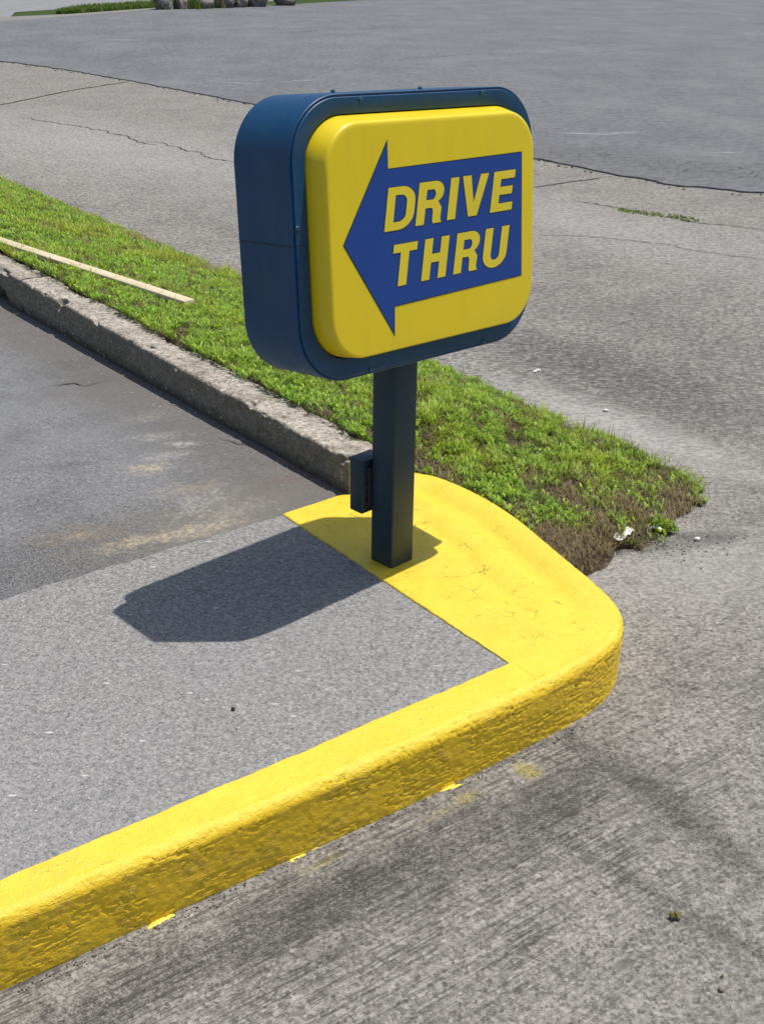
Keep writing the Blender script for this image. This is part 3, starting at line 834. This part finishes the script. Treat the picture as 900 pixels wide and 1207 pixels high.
# ------------------------------------------------------------------ the sign
X0, Y0, YAW, PB = .0397, 2.756, .7725, .0392
u0 = Vector((math.cos(YAW), math.sin(YAW), 0)); b0 = Vector((-math.sin(YAW), math.cos(YAW), 0))
def frame(la, lb):
    up = (u0 * la + b0 * lb + Vector((0, 0, 1))).normalized()
    u = (u0 - up * u0.dot(up)).normalized()
    return u, u.cross(up), up
uP, nP, upP = frame(.0042, -.0035)            # post, nearly plumb
uS, nS, upS = frame(.0388, .0931)             # the box has been knocked back a little
BASE = Vector((X0, Y0, .15))
def S(a, z, d): return upP * .75 + uS * (a - .002) + nS * (d - .0007) + upS * (z - .9)     # cabinet space -> relative to BASE
def Pp(a, z, d): return uP * a + nP * d + upP * (z - .15)                                   # post space
sign = tag(empty('directional_sign', BASE), 'navy box sign on a square post, yellow panel with blue arrow reading DRIVE THRU', 'sign')

HALF_D = .0900; CZ = 1.0082; HW, HH, RO = .3805, .2967, .132
def rr(hw, hh, r, n=14, cz=CZ, cx=0):
    r = max(r, .004); P = []
    for sx, sz, a0 in ((1, 1, 0), (-1, 1, math.pi / 2), (-1, -1, math.pi), (1, -1, 1.5 * math.pi)):
        for k in range(n + 1):
            a = a0 + k / n * math.pi / 2
            P.append((cx + sx * (hw - r) + r * math.cos(a), cz + sz * (hh - r) + r * math.sin(a)))
    return P
def loft(name, layers, mat, parent, cap0=False, cap1=False, smooth_=True):
    """layers: list of (outline points, d)"""
    verts, F = [], []; n = len(layers[0][0])
    for P, d in layers: verts += [S(a, z, d) for a, z in P]
    for i in range(len(layers) - 1):
        for k in range(n):
            k2 = (k + 1) % n; F.append((i * n + k, i * n + k2, (i + 1) * n + k2, (i + 1) * n + k))
    if cap0: F.append(tuple(range(n))[::-1])
    if cap1: F.append(tuple(range((len(layers) - 1) * n, len(layers) * n)))
    o = mesh(name, verts, F, mat, parent, sm=smooth_)
    bm = bmesh.new(); bm.from_mesh(o.data); bmesh.ops.recalc_face_normals(bm, faces=bm.faces); bm.to_mesh(o.data); bm.free()
    if smooth_:
        o.data.set_sharp_from_angle(angle=math.radians(38))
    return o
R = lambda i, ri=None: rr(HW - i, HH - i, RO - i)
# can: outer wall with a hemmed edge on both faces
loft('cabinet', [(R(.010), -HALF_D + .004), (R(.0015), -HALF_D), (R(0), -HALF_D + .0015), (R(0), HALF_D - .0015), (R(.0015), HALF_D), (R(.010), HALF_D - .003), (R(.012), HALF_D - .03)], M['navy'], sign, cap0=True, cap1=True)
PBW, PBH, PBR, PCZ = .3385, .2510, .100, 1.0125
def Bx(i): return rr(PBW - i, PBH - i * .75, PBR - i * .6, cz=PCZ - i * .35, cx=-.0005)
for sg in (1, -1):
    fr = loft('face_frame', [(R(.006), sg * (HALF_D - .004)), (R(.006), sg * (HALF_D + .0015)), (R(.0075), sg * (HALF_D + .003)), (rr(PBW + .004, PBH + .004, PBR, cz=PCZ, cx=-.0005), sg * (HALF_D + .003)), (rr(PBW + .002, PBH + .002, PBR, cz=PCZ, cx=-.0005), sg * (HALF_D + .0015)), (rr(PBW + .002, PBH + .002, PBR, cz=PCZ, cx=-.0005), sg * (HALF_D - .012))], M['navy'], sign)
    lay = [(0, -.010), (.0015, .006), (.0055, .022), (.0095, .038), (.0110, .0450), (.0122, .0475), (.0145, .0496), (.0175, .0504), (.022, .0505)]
    pn = loft('sign_panel', [(Bx(i), sg * (HALF_D + d)) for i, d in lay], M['panel'], sign, cap1=True)
    if sg == 1: front_panel = pn

D0 = HALF_D + .0505
def ribbon(polys, d, w):
    verts, F = [], []
    for P in polys:
        n = len(P); b = len(verts)
        for i in range(n):
            p = Vector(P[i]); a = (p - Vector(P[i - 1])).normalized(); c = (Vector(P[(i + 1) % n]) - p).normalized()
            na = Vector((-a.y, a.x)); nc = Vector((-c.y, c.x)); m = (na + nc)
            m = m.normalized() if m.length > 1e-6 else na
            k = min(2.5, 1 / max(.2, m.dot(na)))
            for sgn in (-1, 1): q = p + m * sgn * w * k; verts.append(S(q.x, q.y, d))
        for i in range(n):
            j = (i + 1) % n; F.append((b + 2 * i, b + 2 * i + 1, b + 2 * j + 1, b + 2 * j))
    return verts, F
def fill(outer, holes, d):
    L = [[Vector((x, y, 0)) for x, y in outer]] + [[Vector((x, y, 0)) for x, y in h] for h in holes]
    tri = geometry.tessellate_polygon(L); flat = [p for l in L for p in l]
    F = []
    for t in tri:
        a, b, c = [flat[i] for i in t]
        if (b - a).cross(c - a).z < 0: t = t[::-1]
        F.append(tuple(t))
    return [S(p.x, p.y, d) for p in flat], F
def merge(parts):
    V_, F_, I_ = [], [], []
    for v, f, mi in parts:
        b = len(V_); V_ += v; F_ += [tuple(b + i for i in x) for x in f]; I_ += [mi] * len(f)
    return V_, F_, I_
arrow = [(-.2875, 1.0105), (-.1565, 1.2080), (-.1570, 1.1515), (.2780, 1.1588), (.2812, .8765), (-.1472, .8650), (-.1490, .8035)]
v, f, mi = merge([(*ribbon([arrow], D0 + .0007, .0021), 1), (*fill(arrow, [], D0 + .0012), 0)])
ao = mesh('arrow', v, f, [M['blue'], M['ink']], front_panel, midx=mi)
ao['label'] = 'blue left pointing block arrow with a thin dark outline'

def arc(cx, cy, rx, ry, a0, a1, n=9):
    return [(cx + rx * math.cos(math.radians(a0 + (a1 - a0) * k / n)), cy + ry * math.sin(math.radians(a0 + (a1 - a0) * k / n))) for k in range(n + 1)]
GL = {
 'D': ([(0, 0), (0, 1), (.40, 1)] + arc(.42, .62, .46, .38, 90, 0) + arc(.42, .38, .46, .38, 0, -90), [[(.25, .19), (.25, .81), (.36, .81)] + arc(.40, .64, .22, .17, 80, 0) + arc(.40, .36, .22, .17, 0, -80) + [(.36, .19)]]),
 'R': ([(0, 0), (0, 1), (.46, 1)] + arc(.48, .74, .29, .26, 88, -62, 12) + [(.66, .47)] + arc(.58, .34, .16, .11, 50, 0, 4) + [(.735, .12), (.75, .04), (.79, .0), (.52, 0), (.49, .06), (.485, .27)] + arc(.40, .28, .085, .10, 0, 90, 4) + [(.25, .38), (.25, 0)],
       [[(.25, .57), (.25, .81), (.42, .81)] + arc(.43, .69, .095, .12, 85, -85, 8) + [(.42, .57)]]),
 'I': ([(0, 0), (0, 1), (.255, 1), (.255, 0)], []),
 'V': ([(0, 1), (.265, 1), (.425, .33), (.565, 1), (.825, 1), (.575, 0), (.295, 0)], []),
 'E': ([(0, 0), (0, 1), (.70, 1), (.70, .80), (.25, .80), (.25, .61), (.66, .61), (.66, .41), (.25, .41), (.25, .20), (.715, .20), (.715, 0)], []),
 'T': ([(0, 1), (.70, 1), (.70, .80), (.475, .80), (.475, 0), (.225, 0), (.225, .80), (0, .80)], []),
 'H': ([(0, 0), (0, 1), (.25, 1), (.25, .62), (.50, .62), (.50, 1), (.75, 1), (.75, 0), (.50, 0), (.50, .41), (.25, .41), (.25, 0)], []),
 'U': ([(0, 1), (.25, 1), (.25, .34)] + arc(.39, .31, .14, .13, 180, 360, 8) + [(.53, .34), (.53, 1), (.78, 1), (.78, .34)] + arc(.39, .33, .39, .35, 0, -180, 16), []),
}
CAP = .0893; SH = .178
parts = []
for ch, x0, zb, kx in (('D', -.1727, 1.0252, 1.09), ('R', -.0785, 1.0280, 1.17), ('I', .0211, 1.0305, 1.18), ('V', .0595, 1.0312, 1.19), ('E', .1657, 1.0326, 1.20), ('T', -.1605, .9058, 1.17), ('H', -.0641, .9070, 1.17), ('R', .0398, .9083, 1.16), ('U', .1365, .9080, 1.20)):
    o_, h_ = GL[ch]
    tf = lambda P: [(x0 + (x * kx + SH * y) * CAP, zb + y * CAP + .012 * x * CAP) for x, y in P]
    O2, H2 = tf(o_), [tf(h) for h in h_]
    parts.append((*ribbon([O2] + H2, D0 + .0017, .0014), 1)); parts.append((*fill(O2, H2, D0 + .0021), 0))
v, f, mi = merge(parts)
lo_ = mesh('lettering', v, f, [M['letter'], M['ink']], front_panel, midx=mi)
lo_['label'] = 'slanted bold yellow capitals reading DRIVE THRU'

def screw(a, z, d, nrm_mode, mat='screw', r=.0055):
    """pan-head screw; nrm_mode 'n' out of the face, 'u' up"""
    verts, F = [], []; n = 12
    for rr_, h in ((1, 0), (1, .35), (.75, .75), (.3, .9)):
        for k in range(n):
            t = 2 * math.pi * k / n; x, y = r * rr_ * math.cos(t), r * rr_ * math.sin(t)
            if nrm_mode == 'n': verts.append(S(a + x, z + y, d + h * r))
            elif nrm_mode == 'u': verts.append(S(a + x, z + h * r * 1.3, d + y))
            else: verts.append(S(a - h * r, z + x, d + y))
    for i in range(3):
        for k in range(n): F.append((i * n + k, i * n + (k + 1) % n, (i + 1) * n + (k + 1) % n, (i + 1) * n + k))
    F.append(tuple(range(3 * n, 4 * n)))
    # tail slot
    o = mesh('screw', verts, F, M[mat], sign, sm=False)
    bm = bmesh.new(); bm.from_mesh(o.data); bmesh.ops.recalc_face_normals(bm, faces=bm.faces); bm.to_mesh(o.data); bm.free()
for a, z in ((-.183, 1.291), (.195, 1.293), (-.3705, 1.050), (.3705, 1.04), (-.18, .722), (.20, .722)): screw(a, z, HALF_D + .003, 'n')
screw(.07, CZ + HH, .02, 'u'); screw(-.12, CZ + HH, -.06, 'u')
# seam strip round the can where the wall sheet is lapped
def seam():
    P = R(-.0012); P2 = R(-.0012)
    verts, F = [], []
    for z, in ((1.0150,), (1.0130,)):
        for k in range(9):
            d = -HALF_D + .004 + (2 * HALF_D - .008) * k / 8
            verts.append(S(-HW - .0012, z, d))
    for k in range(8): F.append((k, k + 1, 10 + k, 9 + k))
    b = len(verts)
    for a in (-HW + .009, -PBW - .006):
        for z in (1.0150, 1.0130): verts.append(S(a, z, HALF_D + .0037))
    F.append((b, b + 1, b + 3, b + 2))
    mesh('lap_seam', verts, F, M['ink'], sign)
seam()

def bevel_box(name, pts8, mat, parent, bev=.004, seg=2):
    F = [(0, 1, 3, 2), (4, 6, 7, 5), (0, 4, 5, 1), (2, 3, 7, 6), (0, 2, 6, 4), (1, 5, 7, 3)]
    o = mesh(name, pts8, F, mat, parent)
    bm = bmesh.new(); bm.from_mesh(o.data); bmesh.ops.recalc_face_normals(bm, faces=bm.faces)
    bmesh.ops.bevel(bm, geom=list(bm.edges), offset=bev, segments=seg, affect='EDGES', profile=.5)
    bm.to_mesh(o.data); bm.free(); smooth(o.data); o.data.set_sharp_from_angle(angle=math.radians(50))
    return o
def pbox(name, a0, a1, z0, z1, d0, d1, mat, parent, bev=.004, fn=Pp):
    return bevel_box(name, [fn(a, z, d) for a in (a0, a1) for z in (z0, z1) for d in (d0, d1)], mat, parent, bev)
b = PB
pbox('post', -b, b, .147, .728, -b, b, M['post'], sign, .006)
jb = pbox('junction_box', -.060, .012, .283, .423, -.096, -.050, M['post'], sign, .004)
pbox('cover', -.063, .015, .419, .428, -.099, -.048, M['post'], jb, .002)
pbox('shadow_gap_block', -.045, .005, .298, .410, -.051, -.0400, M['black'], jb, .002)  # black block stands in for the shadow in the gap between post and box
# little flange bolts beside the box
for z in (.31, .355, .395):
    bm = bmesh.new(); bmesh.ops.create_uvsphere(bm, u_segments=8, v_segments=6, radius=.004)
    me = bpy.data.meshes.new('bolt'); bm.to_mesh(me); bm.free(); smooth(me)
    link('bolt', me, M['bolt'], sign, Pp(-.0425, z, -.0455))

# ------------------------------------------------------------------ wooden board on the grass
bd = empty('wooden_board', (-.80, 4.83, .0))
A = Vector((-.775, 4.81, .242)); B = Vector((-2.357, 6.06, .350))
ax = (B - A).normalized(); side = ax.cross(Vector((0, 0, 1))).normalized(); upv = side.cross(ax).normalized()
bpy.data.objects.remove(bd)
L = (B - A).length; w, t = .052, .026
pts = [(x, y, z) for x in (0, L) for z in (0, t) for y in (-w / 2, w / 2)]
o = bevel_box('wooden_board', pts, M['wood'], None, .0015, 1)
m3 = Matrix((ax, side, upv)).transposed().to_4x4(); m3.translation = A; o.matrix_world = m3
tag(o, 'long thin pale wooden board lying across the grass and onto the old curb', 'board')

# ------------------------------------------------------------------ litter, pebbles, paint drips
def blob(name, loc, sc, mat, label, cat, group=None, sub=2, amp=.35, seed=0, freq=1.6):
    bm = bmesh.new(); bmesh.ops.create_icosphere(bm, subdivisions=sub, radius=1)
    for v_ in bm.verts:
        v_.co *= 1 + amp * noise.noise(v_.co * freq + Vector((seed, seed * 2, 0)))
        v_.co = Vector((v_.co.x * sc[0], v_.co.y * sc[1], v_.co.z * sc[2]))
    me = bpy.data.meshes.new(name); bm.to_mesh(me); bm.free(); smooth(me)
    return tag(link(name, me, mat, None, loc), label, cat, group)
def strip(name, pts, w, mat, label, cat, tilt=.5):
    """crumpled paper ribbon through 3-D points"""
    P = catmull(pts, 28); co, F = [], []
    for i, p in enumerate(P):
        d = (P[min(i + 1, 28)] - P[max(i - 1, 0)]).normalized()
        n = d.cross(Vector((0, 0, 1))).normalized(); n = (n + Vector((0, 0, tilt * math.sin(i * .7)))).normalized()
        for k in range(4):
            q = p + n * w * (k / 3 - .5) + Vector((0, 0, .003 * math.sin(i * 1.3 + k * 2)))
            co.append(q + Vector((0, 0, .002 * noise.noise(q * 200))))
    o = mesh(name, co, grid_faces(len(P), 4), mat, sm=True)
    return tag(o, label, cat)
strip('paper_scrap', [(.640, 3.145, .050), (.662, 3.185, .058), (.690, 3.145, .040), (.712, 3.118, .036), (.742, 3.158, .046), (.756, 3.164, .040)], .020, M['paper'], 'crumpled zigzag strip of white paper lying on the bare tip of the island', 'litter')
strip('paper_scrap', [(.800, 3.205, .026), (.822, 3.208, .030), (.848, 3.205, .026)], .010, M['paper'], 'small flat sliver of white paper just right of the zigzag strip', 'litter')
blob('pebble', (.948, 3.172, .009), (.010, .008, .006), M['chip'], 'white chip lying in the dark dirt smear right of the island', 'pebble', None, 2, .5, 3)
blob('pebble', (.893, 3.245, .008), (.005, .004, .004), M['chip'], 'tiny white pebble between the paper sliver and the dirt smear', 'pebble', None, 2, .5, 5)
strip('curled_leaf', [(.536, 1.643, .012), (.545, 1.649, .014), (.555, 1.645, .010)], .013, M['leaf'], 'curled olive brown leaf fragment on the driveway near the lower right', 'leaf')
blob('pebble', (.587, 1.483, .0075), (.006, .005, .0045), M['pebble'], 'pale tan pebble on the driveway in the lower right corner', 'pebble', None, 2, .4, 7)
blob('pebble', (.596, 1.512, .007), (.003, .003, .003), M['leaf'], 'tiny olive crumb above the pale tan pebble', 'pebble', None, 1, .4, 8)
strip('paper_scrap', [(.640, 4.690, .010), (.655, 4.705, .013), (.668, 4.718, .010)], .013, M['paper'], 'small white scrap on the driveway right behind the island grass', 'litter')
blob('pebble', (.86, 4.25, .009), (.011, .007, .005), M['chip'], 'small white stone on the pale driveway edge near the island', 'pebble', None, 2, .4, 12)
blob('clod', (-.296, 2.079, .1545), (.0045, .0035, .004), M['clod'], 'tiny dark clod alone on the grey slab', 'clod', None, 2, .4, 9)
# yellow paint squeezed out at the foot of the kerb
def drip(s0, n, label):
    """flat ragged dribbles of paint that ran off the kerb foot"""
    V_, F_ = [], []
    for k in range(n):
        c = Vector((s0[0] + .011 * k * .80, s0[1] + .011 * k * .60, 0)) + Vector((.6, -.8, 0)) * random.uniform(-.004, .005)
        c.z = .0045 - drop(c.x, c.y)
        a, b_ = random.uniform(.006, .015), random.uniform(.0035, .0075)
        m = 22; bi = len(V_)
        for ring, (f, hz) in enumerate(((1.0, 0), (.8, .0011), (.4, .0017))):
            for q in range(m):
                t = 2 * math.pi * q / m
                r = f * (1 + .75 * noise.noise(Vector((math.cos(t) * 1.9 + k * 5, math.sin(t) * 1.9, s0[0] * 9))))
                V_.append(c + U * math.cos(t) * r * a + V * math.sin(t) * r * b_ + Vector((0, 0, hz)))
        for ring in range(2):
            for q in range(m):
                q2 = (q + 1) % m; F_.append((bi + ring * m + q, bi + ring * m + q2, bi + ring * m + m + q2, bi + ring * m + m + q))
        F_.append(tuple(bi + 2 * m + q for q in range(m)))
    tag(mesh('paint_drip', V_, F_, M['paint'], sm=True), label, 'paint drip')
drip((-.160, 1.800), 6, 'lumpy line of dried yellow paint squeezed out at the curb foot, lower centre')
drip((-.40, 1.629), 4, 'short lump of dried yellow paint at the curb foot near the left')
drip((.150, 2.012), 3, 'few dots of dried yellow paint at the curb foot right of centre')
# scattered grit along the kerb and in the lane gutter
def grit(name, n, samp, z, rng_, mat, label):
    bm = bmesh.new()
    for _ in range(n):
        x, y = samp(); r = random.uniform(*rng_)
        ret = bmesh.ops.create_icosphere(bm, subdivisions=1, radius=1)
        s_ = (r, r * random.uniform(.6, 1), r * random.uniform(.4, .8)); a = random.uniform(0, 6.3)
        for v_ in ret['verts']:
            q = Vector((v_.co.x * s_[0], v_.co.y * s_[1], v_.co.z * s_[2])) * random.uniform(.85, 1.15)
            v_.co = Vector((x + q.x * math.cos(a) - q.y * math.sin(a), y + q.x * math.sin(a) + q.y * math.cos(a), z + q.z + r * .1 - (drop(x, y) if z < .01 else 0)))
    me = bpy.data.meshes.new(name); bm.to_mesh(me); bm.free()
    tag(link(name, me, mat), label, 'grit', kind='stuff')
def g1():
    s_ = random.uniform(.05, 3.2); p = CF + cd * s_ - Vector((cd.y, -cd.x, 0)) * abs(random.gauss(0, .05)); return p.x, p.y
grit('gutter_grit', 420, g1, .143, (.0012, .005), M['pebble'], 'loose grit and crumbs gathered in the lane gutter along the old curb')
def g2():
    s_ = random.uniform(0, 1.35); p = Vector((-.6, 1.475)) + Vector((.815, .58)) * s_ + Vector((.58, -.815)) * (abs(random.gauss(0, .012)) - .006); return p.x, p.y
grit('curb_foot_grit', 260, g2, .004, (.0008, .0028), M['clod'], 'dark grit along the foot of the yellow curb')
def g3(): return random.gauss(.80, .16), random.gauss(3.14, .06)
grit('tip_soil_crumbs', 260, g3, .004, (.001, .004), M['clod'], 'dark soil crumbs washed off the tip of the island')
def g4():
    k = random.randrange(60, len(lot_edge) - 140); return lot_edge[k][0] + random.gauss(0, .05), lot_edge[k][1] + random.gauss(-.03, .06)
grit('lot_edge_crumbs', 500, g4, .004, (.004, .016), M['clod'], 'loose asphalt crumbs along the broken edge of the lot')
grit('driveway_specks', 90, lambda: (random.uniform(-.5, 1.2), random.uniform(1.4, 3.4)), .004, (.0008, .0022), M['pebble'], 'sparse pale specks of sand on the driveway')

# ------------------------------------------------------------------ rocks beyond the lot
rk = [((-5.45, 32.9), (.24, .22, .42), 'pale upright rock at the left end of the row beyond the lot'),
      ((-5.05, 33.1), (.17, .20, .30), 'small grey rock second from the left beyond the lot'),
      ((-4.55, 33.5), (.25, .22, .26), 'low pale rock among weeds beyond the lot'),
      ((-4.05, 33.9), (.34, .26, .40), 'dark bluish rock in the middle of the far row'),
      ((-3.65, 34.2), (.18, .20, .18), 'low brownish rock right of the dark bluish rock'),
      ((-3.25, 34.6), (.34, .28, .34), 'wide dark rock near the right end of the far row'),
      ((-2.6, 35.4), (.30, .25, .24), 'last low dark rock at the right end of the far row')]
for i, (p, sc, lb) in enumerate(rk):
    blob('rock', (p[0], p[1], sc[2] * .55), sc, M['rock'], lb, 'rock', 'rocks in a row beyond the parking lot', 4, .55, i * 3.7, 1.3)
def s3():
    c = random.choice([(-5.25, 33.3), (-4.8, 33.6), (-4.35, 33.8), (-3.8, 34.3), (-4.7, 33.3)]); return random.gauss(c[0], .15), random.gauss(c[1], .15)
strip_grass('rock_weeds', 900, s3, .26, 'green weeds growing between the far rocks')

# ------------------------------------------------------------------ camera
cam = bpy.data.cameras.new('camera'); co_ = bpy.data.objects.new('camera', cam); COL.objects.link(co_)
cam.sensor_fit = 'HORIZONTAL'; cam.sensor_width = 36; cam.lens = 1414.24 / 900 * 36; cam.shift_x = (450 - 443.66) / 900
cam.clip_start = .02; cam.clip_end = 1500
pit, roll = .4442, .0065
Fw = Vector((0, math.cos(pit), -math.sin(pit))); Up = Vector((0, math.sin(pit), math.cos(pit))); Rt = Vector((1, 0, 0))
R2 = Rt * math.cos(roll) + Up * math.sin(roll); U2 = Up * math.cos(roll) - Rt * math.sin(roll)
mw = Matrix((R2, U2, -Fw)).transposed().to_4x4(); mw.translation = (0, 0, 1.6)
co_.matrix_world = mw
scene.camera = co_

# ------------------------------------------------------------------ light
EL, AZ = math.radians(72), math.radians(18.5)
sd = Vector((math.cos(AZ) * math.cos(EL), math.sin(AZ) * math.cos(EL), math.sin(EL)))
sun = bpy.data.lights.new('sun', 'SUN'); sun.energy = 4.2; sun.angle = math.radians(.55); sun.color = (1, .965, .91)
so = bpy.data.objects.new('sun', sun); COL.objects.link(so); so.rotation_euler = sd.to_track_quat('Z', 'Y').to_euler(); so.location = (3, 2, 8)
w = bpy.data.worlds.new('World'); scene.world = w; w.use_nodes = True
nt = w.node_tree; bg = nt.nodes['Background']; sky = nt.nodes.new('ShaderNodeTexSky'); sky.sky_type = 'NISHITA'; sky.sun_disc = False
sky.sun_elevation = EL; sky.sun_rotation = math.pi / 2 - AZ; sky.air_density = 1.2; sky.dust_density = 2.0
nt.links.new(sky.outputs[0], bg.inputs[0]); bg.inputs[1].default_value = .10
scene.view_settings.view_transform = 'Standard'; scene.view_settings.look = 'None'; scene.view_settings.exposure = 0
scene.cycles.max_bounces = 6
